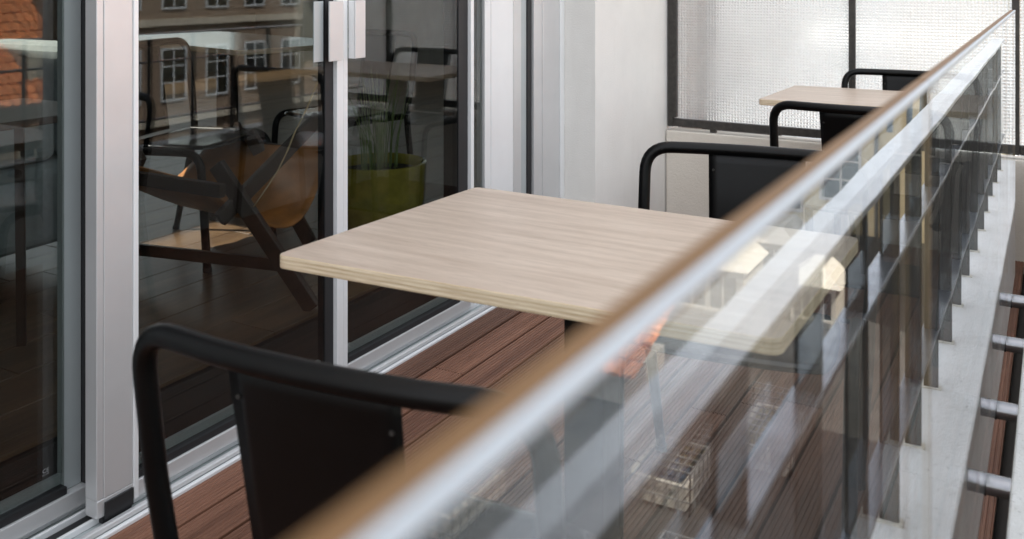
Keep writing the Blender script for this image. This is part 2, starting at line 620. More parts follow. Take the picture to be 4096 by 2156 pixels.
for k, y in enumerate((.55, 1.76, 2.07, 2.45, 2.78)):
    lab = ['short steel tube under the near glass panel, hidden closest to us',
           'nearest visible short steel tube at the lower right, between parapet and glass',
           'second visible short steel tube up the right edge, between parapet and glass',
           'third visible short steel tube up the right edge, between parapet and glass',
           'farthest short steel tube under the far end of the glass'][k]
    t = thing('support_tube', lab, 'tube', (-.09, y, .405), 0, 'steel tubes holding the glass to the parapet')
    MB().tube([(-.022, 0, 0), (.0248, 0, 0)], .017, 18).build('pipe', 'tube', t, True)
    MB().tube([(-.0165, 0, 0), (-.0125, 0, 0)], .0185, 18).build('clamp_ring', 'rubber', t, True)

# ------------------------------------------------------------------ iron railing
rl = thing('iron_railing', 'old dark iron railing of flat upright bars standing on the white ledge', 'railing', (.02, 1.5, .437))
def rp(mb, name, m, **k):
    return part(mb, name, m, rl, **k)
rl_inv = Matrix.Translation(-rl.location)
def rail(x0, x1, z, th, nm):
    mb = MB()
    n = 46
    y0, y1 = -1.1, 4.70
    vs, fs = [], []
    for i in range(n + 1):
        y = y0 + (y1 - y0) * i / n
        a, c = random.uniform(-.0007, .0007), random.uniform(-.0005, .0005)
        vs += [(x0 + a, y, z - th + c), (x1 + a, y, z - th + c), (x1 + a, y, z + c), (x0 + a, y, z + c)]
    for i in range(n):
        for k in range(4):
            k2 = (k + 1) % 4
            fs.append((4 * i + k, 4 * i + 4 + k, 4 * i + 4 + k2, 4 * i + k2))
    fs += [(0, 1, 2, 3), (4 * n + 3, 4 * n + 2, 4 * n + 1, 4 * n)]
    fs = [tuple(reversed(f)) for f in fs]
    mb.add(vs, fs)
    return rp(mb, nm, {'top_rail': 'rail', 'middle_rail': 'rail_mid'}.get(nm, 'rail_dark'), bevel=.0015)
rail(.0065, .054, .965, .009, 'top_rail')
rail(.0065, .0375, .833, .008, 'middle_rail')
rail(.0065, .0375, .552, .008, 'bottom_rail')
k = -9
balmesh = None
while 1.505 + k * .2654 < 4.68:
    y = 1.505 + k * .2654
    mb = MB()
    for (z0, z1) in ((.437, .5435), (.5525, .8245), (.8335, .9555)):
        mb.box(.0085, .035, -.0055, .0055, z0 - 0.0, z1)
    if balmesh is None:
        o = rp(mb, 'baluster', 'iron', bevel=.001)
        balmesh = o.data
    else:
        o = bpy.data.objects.new('baluster', balmesh)
        COL.objects.link(o)
        bv = o.modifiers.new('bevel', 'BEVEL')
        bv.width = .001
        bv.limit_method = 'ANGLE'
        o.parent = rl
        o.matrix_parent_inverse = rl_inv
    o.location = (random.uniform(-.001, .001), y, 0)
    o.rotation_euler = (0, random.uniform(-.003, .003), random.uniform(-.03, .03))
    mm = MB()
    ring = [(.0035 + random.uniform(-.003, .001), -.011), (.040 + random.uniform(-.002, .0), -.012 + random.uniform(-.004, .002)), (.040, .012 + random.uniform(-.002, .005)), (.004, .011)]
    mm.prism(ring, .4372, .4395 + random.uniform(0, .002)).build('mortar_patch', 'mortar', o)
    k += 1

# ------------------------------------------------------------------ glass balustrade panels inside the iron railing
def glass_panel(y0, y1, label):
    g = thing('glass_balustrade', label, 'glass panel', (-.104, (y0 + y1) / 2, .456), 0, 'clear glass balustrade panels')
    z0, z1 = .456, 1.150
    part(MB().box(-.1100, -.0980, y0, y1, z0, z1), 'glass_pane', 'clear', g)
    part(MB().box(-.1103, -.1014, y0, y1, z1 + .0003, z1 + .006), 'brown_edge_strip', 'brown', g, bevel=.001)  # brown strip along the inner half of the top edge
    part(MB().box(-.1012, -.0977, y0, y1, z1 + .0003, z1 + .0062), 'polished_edge', 'pol', g, bevel=.001)
    for yy, s in ((y0, -1), (y1, 1)):
        part(MB().box(-.1045, -.0985, min(yy + s * .0003, yy + s * .0015), max(yy + s * .0003, yy + s * .0015), z0, z1), 'end_edge', 'tan_edge', g)
    return g
glass_panel(-.90, .911, 'near clear glass panel in the blurred foreground with houses mirrored in it')
glass_panel(.919, 2.85, 'far clear glass panel beyond the upright joint, reaching towards the patterned screen')

# ------------------------------------------------------------------ patterned glass screen
sc = thing('glass_screen', 'dark framed screen of pale square patterned glass across the end of the balcony', 'screen', (-.97, 4.75, .44))
Y = 4.75
part(MB().box(-1.776, -1.745, Y - .02, Y + .02, .455, 2.45), 'frame_post', 'screen_iron', sc, bevel=.002)
part(MB().box(-.866, -.836, Y - .02, Y + .02, .5, 2.42), 'mullion', 'screen_iron', sc, bevel=.002)
part(MB().box(-.176, -.146, Y - .02, Y + .02, .455, 2.45), 'frame_post', 'screen_iron', sc, bevel=.002)
part(MB().box(-1.744, -.177, Y - .022, Y + .022, .457, .498), 'bottom_bar', 'screen_iron', sc, bevel=.003)
part(MB().box(-1.744, -.177, Y - .022, Y + .022, 2.42, 2.45), 'top_bar', 'screen_iron', sc, bevel=.003)
part(MB().box(-1.744, -1.726, Y - .026, Y + .003, .505, 2.415), 'glazing_bead', 'screen_iron', sc)
for px in (-1.55, -.7):
    part(MB().box(px, px + .03, Y - .012, Y + .012, .4375, .4568), 'foot_block', 'screen_iron', sc)
part(MB().box(.33, .36, Y - .02, Y + .02, .437, 2.45), 'frame_post', 'screen_iron', sc, bevel=.002)
part(MB().box(-.1455, .3295, Y - .022, Y + .022, .457, .498), 'bottom_bar', 'screen_iron', sc, bevel=.003)
part(MB().box(-.1455, .3295, Y - .022, Y + .022, 2.42, 2.45), 'top_bar', 'screen_iron', sc, bevel=.003)
def pane(x0, x1, z0, z1):
    c = .0150
    nx, nz = round((x1 - x0) / c), round((z1 - z0) / c)
    dx, dz = (x1 - x0) / nx, (z1 - z0) / nz
    vs, fs = [], []
    for j in range(nz + 1):
        for i in range(nx + 1):
            vs.append((x0 + i * dx, Y, z0 + j * dz))
    base = len(vs)
    for j in range(nz):
        for i in range(nx):
            vs.append((x0 + (i + .5) * dx, Y - .0046, z0 + (j + .5) * dz))
            k = base + j * nx + i
            a, b_, c_, d_ = j * (nx + 1) + i, j * (nx + 1) + i + 1, (j + 1) * (nx + 1) + i + 1, (j + 1) * (nx + 1) + i
            fs += [(a, b_, k), (b_, c_, k), (c_, d_, k), (d_, a, k)]
    part(MB().add(vs, fs), 'patterned_pane', 'reeded', sc)
pane(-1.745, -.866, .498, 2.42)
pane(-.836, -.176, .498, 2.42)
pane(-.146, .33, .498, 2.42)

dpipe = thing('drain_pipe', 'dark upright pipe close behind the left end of the patterned screen', 'pipe', (-1.63, 5.02, -.02))
MB().tube([(0, 0, 0), (0, 0, 2.5)], .055, 16).build('pipe', 'screen_iron', dpipe, True)
for z_ in (.35, 1.5):
    MB().tube([(0, 0, z_), (0, 0, z_ + .05)], .060, 16).build('pipe_collar', 'rubber', dpipe, True)

# ------------------------------------------------------------------ sliding doors
sd = thing('sliding_door', 'tall silver framed sliding glass door row along the left side of the deck', 'glass door', (-1.93, 2, 0))
def dp(mb, name, m, parent=None, **k):
    o = mb.build(name, m, parent or sd, **k)
    o.matrix_parent_inverse = Matrix.Translation(-sd.location)
    return o
# sill with its two tracks
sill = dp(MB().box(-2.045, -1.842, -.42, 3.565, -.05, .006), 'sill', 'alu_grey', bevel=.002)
def sub(mb, name, m, parent, **k):
    o = mb.build(name, m, parent, **k)
    return o
sub(MB().box(-1.856, -1.8405, -.42, 3.56, .0062, .020), 'sill_lip', 'alu', sill, bevel=.003)
sub(MB().box(-1.8398, -1.828, -.42, 3.56, -.02, .008), 'drip_edge', 'alu_side', sill, bevel=.003)
for xx in (-1.888, -1.938, -1.976):
    sub(MB().box(xx - .004, xx + .004, -.42, 3.56, .0062, .022), 'track', 'alu_side', sill, bevel=.002)
sub(MB().box(-1.932, -1.894, -.42, 3.56, .0062, .0085), 'track_groove', 'rubber', sill)
sub(MB().box(-2.03, -1.982, -.42, 3.56, .0062, .0085), 'track_groove', 'rubber', sill)
ZT = 2.46
def door_panel(xf, y0, y1, left, right, stamp=None):
    """xf: front face X; left/right: lists of (y0,y1,front offset,material) upright members"""
    th = .042
    p = dp(MB().box(xf - th, xf, y0, y1, .026, .066), 'door_panel', 'alu', bevel=.002)      # bottom rail
    sub(MB().box(xf - th, xf, y0, y1, ZT - .06, ZT), 'top_stile', 'alu', p)
    for (a, c, off, mm) in left + right:
        sub(MB().box(xf - th, xf + off, a, c, .0665 if off <= 0 else .028, ZT - .0605), 'stile', mm, p, bevel=.0015)
    ga, gb = left[-1][1], right[0][0]
    sub(MB().box(xf - .026, xf - .016, ga, gb, .082, ZT - .061), 'door_pane', 'door_glass', p)
    sub(MB().box(xf - .03, xf - .006, ga, gb, .0665, .083), 'gasket', 'rubber', p)
    sub(MB().box(xf - .041, xf - .0305, ga, gb, .0668, .105), 'inner_rail', 'alu_grey', p)
    return p
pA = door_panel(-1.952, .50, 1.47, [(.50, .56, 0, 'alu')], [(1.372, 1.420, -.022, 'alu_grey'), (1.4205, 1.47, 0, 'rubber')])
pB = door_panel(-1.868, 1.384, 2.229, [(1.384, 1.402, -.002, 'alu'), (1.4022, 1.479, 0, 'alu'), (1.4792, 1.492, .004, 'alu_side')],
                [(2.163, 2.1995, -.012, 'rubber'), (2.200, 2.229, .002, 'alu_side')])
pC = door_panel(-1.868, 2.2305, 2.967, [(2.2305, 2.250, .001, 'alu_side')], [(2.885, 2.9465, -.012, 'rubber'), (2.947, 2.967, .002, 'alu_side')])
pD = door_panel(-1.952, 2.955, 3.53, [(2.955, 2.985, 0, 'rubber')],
                [(3.190, 3.235, -.004, 'alu_side'), (3.2355, 3.41, -.002, 'alu_side'), (3.4105, 3.475, 0, 'alu'), (3.4755, 3.53, -.006, 'alu_grey')])  # the wide pale uprights stand in for a reflection in the glass
sub(MB().box(-1.905, -1.871, 1.400, 1.478, .0085, .0258), 'end_cap', 'rubber', pB)
sub(MB().box(-1.8677, -1.862, 1.402, 1.476, .020, .058), 'end_cap', 'rubber', pB)
# handles, two facing angle profiles
for (yw, ya, yb, p) in ((2.192, 2.135, 2.195, pB), (2.252, 2.252, 2.300, pC)):
    h = sub(MB().box(-1.844, -1.839, ya, yb, .996, 1.172), 'handle', 'alu', p, bevel=.001)
    sub(MB().box(-1.866, -1.8442, yw, yw + .003, .996, 1.172), 'handle', 'alu_side', p)
sub(MB().box(-1.8665, -1.862, 2.094, 2.134, .996, 1.172), 'reflected_handle', 'alu_grey', pB, bevel=.001)  # added grey plate standing in for the handle's reflection in the pane
fr = dp(MB().box(-2.045, -1.940, 3.566, 3.64, -.05, 2.5), 'jamb', 'alu', bevel=.002)
sub(MB().box(-2.045, -1.937, 3.6405, 3.80, -.05, 2.5), 'jamb_cover', 'alu', fr, bevel=.002)
sub(MB().box(-2.045, -1.932, 3.8005, 3.839, -.05, 2.5), 'jamb_cover', 'alu_side', fr, bevel=.003)
dp(MB().box(-2.02, -1.952, 3.5305, 3.5655, .03, 2.46), 'brush_seal', 'rubber')
dp(MB().box(-2.045, -1.845, -.42, 3.566, 2.465, 2.555), 'header', 'alu')
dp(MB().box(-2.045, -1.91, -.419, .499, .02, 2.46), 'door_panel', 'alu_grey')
# small white approval stamps near the bottom corners of the panes
def stamp(y, z, x, parent, mirror=False):
    for (txt, size, oz) in (('CE', .013, .006), ('EN 1279', .0045, 0)):
        cu = bpy.data.curves.new('glass_stamp', 'FONT')
        cu.body = txt
        cu.size = size
        o = bpy.data.objects.new('tmp', cu)
        COL.objects.link(o)
        dg = bpy.context.evaluated_depsgraph_get()
        me = bpy.data.meshes.new_from_object(o.evaluated_get(dg))
        bpy.data.objects.remove(o)
        me.materials.clear()
        me.materials.append(M['print'])
        s = bpy.data.objects.new('glass_stamp', me)
        COL.objects.link(s)
        s.parent = parent
        s.rotation_euler = (R(90), 0, R(90))
        s.location = (x, y, z + oz)
stamp(1.318, .128, -1.9672, pA)
stamp(1.512, .108, -1.8832, pB)
stamp(2.262, .108, -1.8832, pC)

# ------------------------------------------------------------------ tables
def table(name, quad, label, cx, cy, round_r=.022):
    t = thing(name, label, 'table', (cx, cy, 0), 0, 'bistro tables on the deck')
    pts = rounded_poly([(x - cx, y - cy) for x, y in quad], round_r, 6)
    top = MB().prism(pts, .7155, .7400, 0, 1, 0)
    for i in range(len(top.f)):
        pass
    top.build('tabletop', ['ply', 'table_top'], t, bevel=.0022, seg=3)
    MB().box(-.15, .15, -.13, .13, .705, .715).build('fixing_plate', 'black', t)
    MB().box(-.04, .04, -.04, .04, .0125, .7045).build('column', 'black', t, bevel=.004)
    MB().box(-.21, .21, -.20, .20, .0, .012).build('base_plate', 'black', t, bevel=.002)
    return t
def unproj(u, v, d):
    z = 2390 * d / (v + 64)
    x = (u - 1288) / 2390 * z
    return (.8671 * x - .4982 * z, .4982 * x + .8671 * z)
table('bistro_table', [(-1.236, 1.286), (-.335, 1.335), (-.333, 1.935), (-1.214, 1.938)], 'square pale wood bistro table with plywood edge, the large one in the middle', -.765, 1.635)
table('bistro_table', [(-1.066, 3.88), (-.205, 3.90), (-.205, 4.46), (-1.050, 4.45)], 'small pale wood bistro table in front of the patterned glass screen', -.67, 4.16)

# ------------------------------------------------------------------ chairs
def make_chair(label):
    t = thing('metal_chair', label, 'chair', group='black tubular metal chairs on the deck')
    r = .0152
    W, zt = .280, .801
    def back_y(z):
        return -.190 - (z - .44) * .13
    left = [(-W + .012, back_y(.44), .44), (-W, back_y(.6), .6), (-W, back_y(zt), zt)]
    n = 8
    topc = []
    for i in range(1, n):
        s = -1 + 2 * i / n
        topc.append((W * s, back_y(zt) - .030 * (1 - s * s), zt))
    right = [(-p[0], p[1], p[2]) for p in reversed(left)]
    path = left + topc + right
    rads = [.08] * (len(path) - 2)
    rads[1] = .075
    rads[1 + n] = .075
    path2 = fillet(left[:2] + [left[2]] + [topc[1]], [.3, .075], 8)[:-1] + [Vector(p) for p in topc[1:-1]]
    path2 = path2[:]
    rightpart = fillet([topc[-2], right[0], right[1], right[2]], [.075, .3], 8)
    path2 = path2[:-1] + rightpart
    MB().tube(path2, r, 16).build('back_frame', 'black', t, True)
    for s in (-1, 1):
        lg = MB().tube([(s * (W - .012), back_y(.44), .4395), (s * (W - .014), -.2, .35), (s * .245, -.262, .012)], [r, r, .012], 14).build('rear_leg', 'black', t, True)
        MB().tube([(s * .245, -.262, .016), (s * .2445, -.264, 0)], .0145, 14).build('rubber_foot', 'rubber', lg, True)
        fl = MB().tube(fillet([(s * .240, -.185, .425), (s * .243, .170, .430), (s * .238, .196, .012)], .075, 9), r, 14).build('front_leg', 'black', t, True)
        MB().tube([(s * .238, .196, .016), (s * .2379, .197, 0)], .0165, 14).build('rubber_foot', 'rubber', fl, True)
    # seat: dished sheet with rolled rim
    vs, fs = [], []
    N = 16
    for j in range(N + 1):
        for i in range(N + 1):
            a, c = -1 + 2 * i / N, -1 + 2 * j / N
            # squircle mapping for rounded corners
            k = 1 - .10 * (abs(a) * abs(c)) ** 3
            x, y = a * .212 * k, c * .190 * k - .005
            e = max(abs(a), abs(c))
            z = .448 - .010 * (1 - e ** 3) + (-.012 if e > .99 else 0)
            vs.append((x, y, z))
    for j in range(N):
        for i in range(N):
            q = j * (N + 1) + i
            fs.append((q, q + 1, q + N + 2, q + N + 1))
    so = MB().add(vs, fs).build('seat', 'seat', t, True)
    sm = so.modifiers.new('solid', 'SOLIDIFY')
    sm.thickness = .003
    # backrest sheet, wrapped round the top tube and running down to the seat
    vs, fs = [], []
    nx, nz = 10, 10
    for j in range(nz + 1):
        z = .449 + (zt - .449) * j / nz
        hw = .108 + .012 * (j / nz)
        for i in range(nx + 1):
            s = -1 + 2 * i / nx
            x = hw * s
            sag = .030 * (1 - (x / W) ** 2) * min(1, .55 + .45 * j / nz)
            vs.append((x, back_y(z) - sag + .0035 - (.012 if j == nz else 0) * 0, z))
    for j in range(nz):
        for i in range(nx):
            q = j * (nx + 1) + i
            fs.append((q, q + 1, q + nx + 2, q + nx + 1))
    bo = MB().add(vs, fs).build('backrest', 'black', t, True)
    sm = bo.modifiers.new('solid', 'SOLIDIFY')
    sm.thickness = .003
    sm.offset = 0
    for s in (-1, 1):
        for z in (.75, .48):
            xr = s * (.098 + .010 * (z - .449) / (zt - .449))
            yr = back_y(z) - .030 * (1 - (xr / W) ** 2) * (.55 + .45 * (z - .449) / (zt - .449)) + .0035
            MB().tube([(xr, yr - .0035, z), (xr, yr + .0035, z)], .0032, 10).build('rivet', 'iron', t, True)
        MB().tube([(s * .205, -.19, .428), (s * .2401, -.186, .425)], .006, 8).build('seat_bracket', 'black', t, True)
    return t
c1 = make_chair('near black metal chair seen from behind in the left foreground')
c1.location = (-.758, 1.076, 0)
c1.rotation_euler.z = R(5)
for (x, y, rz, lab) in ((-.625, 2.135, 188, 'black metal chair on the far side of the large table, beside the white pier'),
                        (-.585, 3.565, 1, 'black metal chair in front of the small table, back turned to us'),
                        (-.575, 4.375, 181, 'farthest black metal chair, between the small table and the patterned screen')):
    c = copy_tree(c1)
    c['label'] = lab
    c.location = (x, y, 0)
    c.rotation_euler.z = R(rz)

# ------------------------------------------------------------------ room furniture behind the door glass
c = copy_tree(c1)
c['label'] = 'black metal chair inside the room behind the middle door pane, left of the strap'
c['group'] = 'black metal chairs inside the room'
c.location = (-2.93, 2.62, .17)
c.rotation_euler.z = R(-75)
c = copy_tree(c1)
c['label'] = 'black metal chair inside the room behind the door handles, near the plant pot'
c['group'] = 'black metal chairs inside the room'
c.location = (-2.90, 3.42, .17)
c.rotation_euler.z = R(168)
t = thing('dining_table', 'long pale table inside the room seen high through the middle door pane', 'table', (-3.78, 3.58, .17), R(-12))
MB().prism(rounded_poly([(-.68, -.36), (.68, -.36), (.68, .36), (-.68, .36)], .02), .715, .74, 0, 1, 0).build('tabletop', ['ply', 'laminate'], t, bevel=.002)
MB().box(-.04, .04, -.04, .04, .0125, .7145).build('column', 'black', t)
MB().box(-.25, .25, -.22, .22, 0, .012).build('base_plate', 'black', t)

# lounge chair: crossed dark wood legs and a hanging leather seat
lc = thing('lounge_chair', 'low lounge chair with crossed dark wood legs and a tan leather sling behind the glass', 'lounge chair', (-2.75, 2.55, 0))
def lp(mb, name, m, **k):
    o = mb.build(name, m, lc, **k)
    o.matrix_parent_inverse = Matrix.Translation(-lc.location)
    return o
lp(MB().bar((-2.075, 2.33, .175), (-2.42, 2.245, .62), .026, .055), 'leg', 'lounge_wood', bevel=.004)
lp(MB().bar((-2.60, 2.90, .175), (-2.83, 2.79, .62), .026, .055), 'leg', 'lounge_wood', bevel=.004)
lp(MB().bar((-3.16, 2.32, .175), (-2.80, 2.25, .62), .026, .055), 'leg', 'lounge_wood', bevel=.004)
lp(MB().bar((-3.25, 2.98, .175), (-2.95, 2.86, .62), .026, .055), 'leg', 'lounge_wood', bevel=.004)
lp(MB().bar((-2.37, 2.21, .45), (-2.29, 2.60, .74), .026, .05), 'armrest', 'lounge_wood', bevel=.004)
lp(MB().bar((-3.05, 2.205, .545), (-2.36, 2.215, .545), .028, .045), 'seat_rail', 'lounge_wood', bevel=.004)
lp(MB().bar((-3.10, 2.86, .545), (-2.50, 2.83, .545), .028, .045), 'seat_rail', 'lounge_wood', bevel=.004)
lp(MB().bar((-3.00, 2.30, .25), (-2.20, 2.32, .30), .02, .04), 'stretcher', 'lounge_wood', bevel=.003)
vs, fs = [], []
NS, NT = 20, 14
for i in range(NS + 1):
    s = i / NS
    for j in range(NT + 1):
        q = j / NT
        x = -3.06 + .62 * s + .06 * math.sin(math.pi * q) * s * s
        y = 2.226 + .60 * q
        z = .575 - (.15 + .07 * s) * math.sin(math.pi * q) ** .8 + .010 * math.sin(9 * q + 5 * s)
        vs.append((x, y, z))
for i in range(NS):
    for j in range(NT):
        a = i * (NT + 1) + j
        fs.append((a, a + NT + 1, a + NT + 2, a + 1))
sl = lp(MB().add(vs, fs), 'leather_sling', 'leather', smooth=True)
md = sl.modifiers.new('solid', 'SOLIDIFY')
md.thickness = .006
st = [(-2.25, 2.55, .87), (-2.235, 2.48, .79), (-2.225, 2.41, .72), (-2.212, 2.36, .665), (-2.206, 2.31, .61), (-2.218, 2.265, .555), (-2.237, 2.233, .505)]
mb = MB()
pv = [Vector(p) for p in st]
vs, fs = [], []
for i, p in enumerate(pv):
    wdt = .034 - .0042 * i
    vs += [p + Vector((-.6 * wdt, .8 * wdt, 0)), p - Vector((-.6 * wdt, .8 * wdt, 0))]
fs = [(2 * i, 2 * i + 1, 2 * i + 3, 2 * i + 2) for i in range(len(pv) - 1)]
s_ = lp(mb.add(vs, fs), 'arm_strap', 'strap', smooth=True)
md = s_.modifiers.new('solid', 'SOLIDIFY')
md.thickness = .004

# plant
pp = thing('potted_grass', 'olive glazed round pot with tall green grass behind the glass, right of the handles', 'plant pot', (-2.43, 3.13, .17))
MB().lathe([(0, .0), (.15, .0), (.175, .02), (.205, .20), (.212, .36), (.212, .385), (.200, .388), (.192, .375), (.188, .33)], (0, 0), 48).build('pot', 'pot', pp, True)
MB().lathe([(.1875, .335), (.1, .345), (0, .35)], (0, 0), 32).build('soil', 'soil', pp, True)
mb = MB()
for i in range(75):
    a, rr = random.uniform(0, 2 * math.pi), random.uniform(0, .09)
    p0 = Vector((rr * math.cos(a), rr * math.sin(a), .34))
    lean = random.uniform(.02, .11) * (1 if random.random() < .85 else 2.4)
    b2 = a + random.uniform(-.6, .6)
    h = random.uniform(.34, .60)
    wv = random.uniform(.0014, .003)
    side = Vector((-math.sin(b2 + 1), math.cos(b2 + 1), 0)) * wv
    pts = []
    for k in range(6):
        s = k / 5
        pts.append(p0 + Vector((math.cos(b2) * lean * s * s, math.sin(b2) * lean * s * s, h * (s - .25 * s * s * lean * 4))))
    vs, fs = [], []
    for k, p in enumerate(pts):
        f = 1 - (k / 5) ** 2 * .9
        vs += [p - side * f, p + side * f]
    fs = [(2 * k, 2 * k + 1, 2 * k + 3, 2 * k + 2) for k in range(5)]
    mb.add(vs, fs)
stuff(mb.build('grass_blades', 'grass', pp))
pp.scale = (.92, .92, .80)

# sofa, rug and side table behind the left pane
so = thing('sofa', 'grey upholstered sofa dimly seen through the leftmost door pane', 'sofa', (-4.08, 1.85, .17), R(4))
MB().box(-.95, .95, -.45, .45, .10, .40).build('seat_base', 'sofa', so, bevel=.04, seg=3)
MB().box(-.95, .95, .28, .50, .405, .82).build('backrest', 'sofa', so, bevel=.05, seg=3)
for s in (-1, 1):
    MB().box(s * .83 - .11, s * .83 + .11, -.45, .27, .405, .60).build('armrest', 'sofa', so, bevel=.04, seg=3)
    MB().box(s * .34 - .33, s * .34 + .33, -.46, .26, .41, .54).build('seat_cushion', 'sofa', so, bevel=.04, seg=3)
for sx in (-.88, .88):
    for sy in (-.38, .38):
        MB().box(sx - .02, sx + .02, sy - .02, sy + .02, .0, .099).build('leg', 'lounge_wood', so)
ru = MB().prism(rounded_poly([(-4.4, .3), (-2.6, .3), (-2.6, 1.22), (-4.4, 1.22)], .03), .1712, .184).build('rug', 'rug')
tag(ru, 'dark flat rug on the room floor behind the leftmost pane', 'rug')
st = thing('side_table', 'small dark side table with thin legs behind the leftmost pane by the stile', 'side table', (-2.42, 1.52, .17))
MB().prism(rounded_poly([(-.20, -.18), (.20, -.18), (.20, .18), (-.20, .18)], .03), .70, .72).build('tabletop', 'lounge_wood', st, bevel=.003)
for sx in (-1, 1):
    for sy in (-1, 1):
        MB().bar((sx * .20, sy * .17, .0), (sx * .15, sy * .13, .70), .025, .025).build('leg', 'lounge_wood', st)

# ------------------------------------------------------------------ houses across the yard (mirrored in the glass)
def window_part(parent, cx, cz, w, h, plane, at, face, mullions=1, bars=1, fm='white'):
    """framed window in a wall: plane 'x' or 'y' at coordinate 'at', facing sign 'face'"""
    def bx(a0, a1, z0, z1, d0, d1):
        lo, hi = sorted((at + face * d0, at + face * d1))
        return MB().box(lo, hi, a0, a1, z0, z1) if plane == 'x' else MB().box(a0, a1, lo, hi, z0, z1)
    inv = Matrix.Translation(-parent.location)
    fw = .07
    mb = MB()
    def addb(*a):
        q = bx(*a)
        mb.add(q.v, q.f)
    addb(cx - w / 2, cx + w / 2, cz - h / 2 - fw, cz - h / 2, -.02, .06)
    addb(cx - w / 2, cx + w / 2, cz + h / 2, cz + h / 2 + fw, -.02, .05)
    addb(cx - w / 2 - fw, cx - w / 2, cz - h / 2 - fw, cz + h / 2 + fw, -.02, .045)
    addb(cx + w / 2, cx + w / 2 + fw, cz - h / 2 - fw, cz + h / 2 + fw, -.02, .045)
    for k in range(mullions):
        a = cx - w / 2 + w * (k + 1) / (mullions + 1)
        addb(a - .025, a + .025, cz - h / 2, cz + h / 2, -.01, .035)
    for k in range(bars):
        z = cz - h / 2 + h * (k + 1) / (bars + 1)
        addb(cx - w / 2, cx + w / 2, z - .02, z + .02, -.01, .030)
    f = mb.build('window', fm, parent)
    f.matrix_parent_inverse = inv
    q = bx(cx - w / 2, cx + w / 2, cz - h / 2, cz + h / 2, .004, .012)
    q.build('window_pane', 'house_glass', f)
    return f

def tile_roof(p0, ux, vx, n_u, n_v):
    """rows of half round tiles: p0 eaves corner, ux along the eaves, vx up the slope"""
    mb = MB()
    p0, ux, vx = Vector(p0), Vector(ux), Vector(vx)
    nrm = ux.cross(vx).normalized()
    if nrm.z < 0:
        nrm = -nrm
    du, dv = ux / n_u, vx / n_v
    for j in range(n_v):
        for i in range(n_u):
            a = p0 + du * i + dv * j
            jit = random.uniform(-.01, .012)
            vs = []
            for (e, lift) in ((0, .05), (1.12, .0)):
                for k in range(5):
                    ang = math.pi * k / 4
                    vs.append(a + dv * e + du * (.5 - .5 * math.cos(ang)) + nrm * (math.sin(ang) * du.length * .36 + lift + jit))
            fs = [(k, k + 1, 6 + k, 5 + k) for k in range(4)] + [(4, 3, 2, 1, 0)]
            mb.add(vs, fs)
    return mb

# low flat-roofed building under the balcony side
lb = thing('low_building', 'low dark flat-roofed building with white dormers mirrored in the near glass panel', 'building', (6, 12, -9.2))
INV = Matrix.Translation(-lb.location)
def lbp(mb, name, m, parent=lb, **k):
    o = mb.build(name, m, parent, **k)
    if parent is lb:
        o.matrix_parent_inverse = INV
    return o
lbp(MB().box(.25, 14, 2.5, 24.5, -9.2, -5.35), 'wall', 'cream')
roof = lbp(MB().box(.2, 14.2, 2.3, 24.7, -5.35, -5.20), 'roof', 'tar')
def dormer(cx, cy, w, d, h, roofm='slate'):
    f = lbp(MB().box(cx - w / 2, cx + w / 2, cy, cy + d, -5.2, -5.2 + h), 'dormer', 'white')
    vs = [(cx - w / 2 - .12, cy - .12, -5.2 + h), (cx + w / 2 + .12, cy - .12, -5.2 + h), (cx + w / 2 + .12, cy + d, -5.2 + h), (cx - w / 2 - .12, cy + d, -5.2 + h),
          (cx - w / 2 + .25, cy + .22, -5.2 + h + .28), (cx + w / 2 - .25, cy + .22, -5.2 + h + .28), (cx + w / 2 - .25, cy + d, -5.2 + h + .28), (cx - w / 2 + .25, cy + d, -5.2 + h + .28)]
    sub(MB().add(vs, [(3, 2, 1, 0), (4, 5, 6, 7), (0, 1, 5, 4), (1, 2, 6, 5), (2, 3, 7, 6), (3, 0, 4, 7)]), 'dormer_roof', 'white', f)
    for s in (-1, 1):
        a = cx + s * w * .22
        sub(MB().box(a - w * .18, a + w * .18, cy - .012, cy - .003, -5.2 + h * .2, -5.2 + h * .85), 'window_pane', 'house_glass', f)
        sub(MB().box(a - w * .20, a + w * .20, cy - .05, cy - .013, -5.2 + h * .13, -5.2 + h * .19).box(a - .015, a + .015, cy - .03, cy - .013, -5.2 + h * .2, -5.2 + h * .85), 'window_frame', 'white', f)
dormer(5.55, 17.4, 1.35, 1.4, .95)
dormer(5.15, 19.6, 1.35, 1.4, .95)
dormer(7.5, 17.2, 1.35, 1.4, .95)
dormer(3.7, 17.9, .8, 1.0, .75)
dormer(8.9, 15.0, 1.3, 1.3, .9)
# small lean-to with terracotta tiles
lbp(MB().box(5.35, 7.35, 13.2, 14.6, -5.2, -4.75), 'lean_to', 'white')
stuff(lbp(tile_roof((5.2, 12.95, -4.72), (2.3, 0, 0), (0, 1.7, .6), 11, 5), 'roof_tiles', 'terracotta', smooth=True))
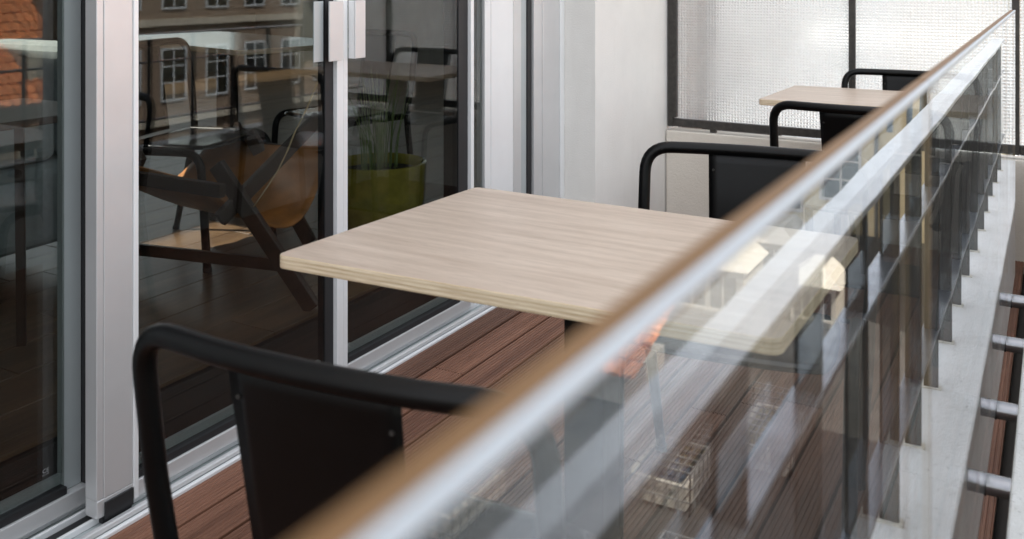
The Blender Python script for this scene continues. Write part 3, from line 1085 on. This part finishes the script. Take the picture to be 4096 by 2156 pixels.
# wire cages over roof lights
def cage(cx, cy, w, d, h):
    f = lbp(MB().box(cx - w / 2 + .08, cx + w / 2 - .08, cy - d / 2 + .08, cy + d / 2 - .08, -5.2, -5.2 + h * .55), 'roof_light', 'white')
    sub(MB().box(cx - w / 2 + .16, cx + w / 2 - .16, cy - d / 2 + .16, cy + d / 2 - .16, -5.2 + h * .552, -5.2 + h * .58), 'window_pane', 'house_glass', f)
    mb = MB()
    r = .008
    nx, ny, nz = 6, 8, 3
    for i in range(nx + 1):
        x = cx - w / 2 + w * i / nx
        mb.box(x - r, x + r, cy - d / 2, cy + d / 2, -5.2 + h - r, -5.2 + h + r)
        for yy in (cy - d / 2, cy + d / 2):
            mb.box(x - r, x + r, yy - r, yy + r, -5.2, -5.2 + h - r)
    for i in range(ny + 1):
        y = cy - d / 2 + d * i / ny
        mb.box(cx - w / 2, cx + w / 2, y - r, y + r, -5.2 + h + r, -5.2 + h + 3 * r)
        for xx in (cx - w / 2, cx + w / 2):
            mb.box(xx - r, xx + r, y - r, y + r, -5.2, -5.2 + h - r)
    for k in range(1, nz):
        z = -5.2 + h * k / nz
        for yy in (cy - d / 2 - 2 * r, cy + d / 2 + 2 * r):
            mb.box(cx - w / 2, cx + w / 2, yy - r, yy + r, z - r, z + r)
        for xx in (cx - w / 2 - 2 * r, cx + w / 2 + 2 * r):
            mb.box(xx - r, xx + r, cy - d / 2, cy + d / 2, z - r, z + r)
    sub(mb, 'wire_cage', 'wire', f)
cage(4.05, 11.5, .9, 1.3, .5)
cage(3.2, 13.0, .9, 1.5, .5)
cage(6.2, 9.6, 1.0, 1.4, .5)
cage(3.0, 9.0, .9, 1.2, .5)

# yellow house
yb = thing('yellow_house', 'pale yellow house with blue grey windows mirrored at the upper right of the glass', 'house', (6, 26, -9.2))
INVY = Matrix.Translation(-yb.location)
def ybp(mb, name, m, **k):
    o = mb.build(name, m, yb, **k)
    o.matrix_parent_inverse = INVY
    return o
ybp(MB().box(.9, 9.2, 26, 34, -9.2, 3.0), 'wall', 'yellow')
ybp(MB().box(.8, 9.4, 25.8, 26, -9.2, -7.2), 'plinth', 'slate')
for (x, z) in ((4.75, -3.9), (6.25, -4.3), (7.9, -4.3), (6.25, -1.4), (7.9, -1.4), (4.75, -1.2)):
    f = window_part(yb, x, z, .95, 1.5, 'y', 26, -1, 1, 2, 'beige')
for (x, z) in ((3.55, -2.0), (3.1, -2.0), (3.1, -5.4), (2.5, -3.4)):
    ybp(MB().box(x - .07, x + .07, 25.985, 25.998, z - .8, z + .8), 'slit_window', 'teal')
ybp(MB().tube([(3.85, 25.93, -9), (3.85, 25.93, 3)], .045, 8), 'drain_pipe', 'wire')

# red roofed house and long beige house across, mirrored in the doors
rh = thing('red_roofed_house', 'house across the street with a sunlit orange tiled roof, mirrored in the leftmost door pane', 'house', (23, 13, -9.2))
INVR = Matrix.Translation(-rh.location)
def rhp(mb, name, m, **k):
    o = mb.build(name, m, rh, **k)
    o.matrix_parent_inverse = INVR
    return o
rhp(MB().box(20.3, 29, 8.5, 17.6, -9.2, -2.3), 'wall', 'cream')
stuff(rhp(tile_roof((20, 8.2, -2.3), (0, 9.6, 0), (5, 0, 4.2), 34, 16), 'roof_tiles', 'terracotta', smooth=True))
rhp(MB().box(21.5, 22.6, 14.2, 15.6, -2.2, .1), 'chimney', 'wall')
rhp(MB().box(21.2, 22.2, 12.0, 12.7, -1.8, .6), 'chimney', 'wall')
rhp(MB().box(20.6, 22.0, 16.0, 16.9, -2.1, -.6), 'dormer', 'white')
for y in (10, 12, 14, 16):
    window_part(rh, y, -4.2, .9, 1.5, 'x', 20.3, -1, 1, 1)

bh = thing('beige_house', 'long beige house with rows of white windows mirrored in the middle door pane', 'house', (24, 25, -9.2))
INVB = Matrix.Translation(-bh.location)
def bhp(mb, name, m, **k):
    o = mb.build(name, m, bh, **k)
    o.matrix_parent_inverse = INVB
    return o
bhp(MB().box(20.5, 29, 17.8, 36, -9.2, 2.4), 'wall', 'cream')
bhp(MB().box(20.2, 29, 17.7, 36.1, 2.4, 2.65), 'cornice', 'white')
stuff(bhp(tile_roof((20.1, 17.7, 2.66), (0, 18.4, 0), (5, 0, 3.0), 50, 14), 'roof_tiles', 'terracotta', smooth=True))
for y in [19 + 1.75 * k for k in range(10)]:
    for z in (-5.2, -1.9, 1.0):
        window_part(bh, y, z, .85, 1.55, 'x', 20.5, -1, 1, 2, 'tan')
bhp(MB().box(20.3, 20.5, 17.8, 36, -3.45, -3.25), 'string_course', 'white')
bhp(MB().box(20.3, 20.5, 17.8, 36, -.35, -.15), 'string_course', 'white')
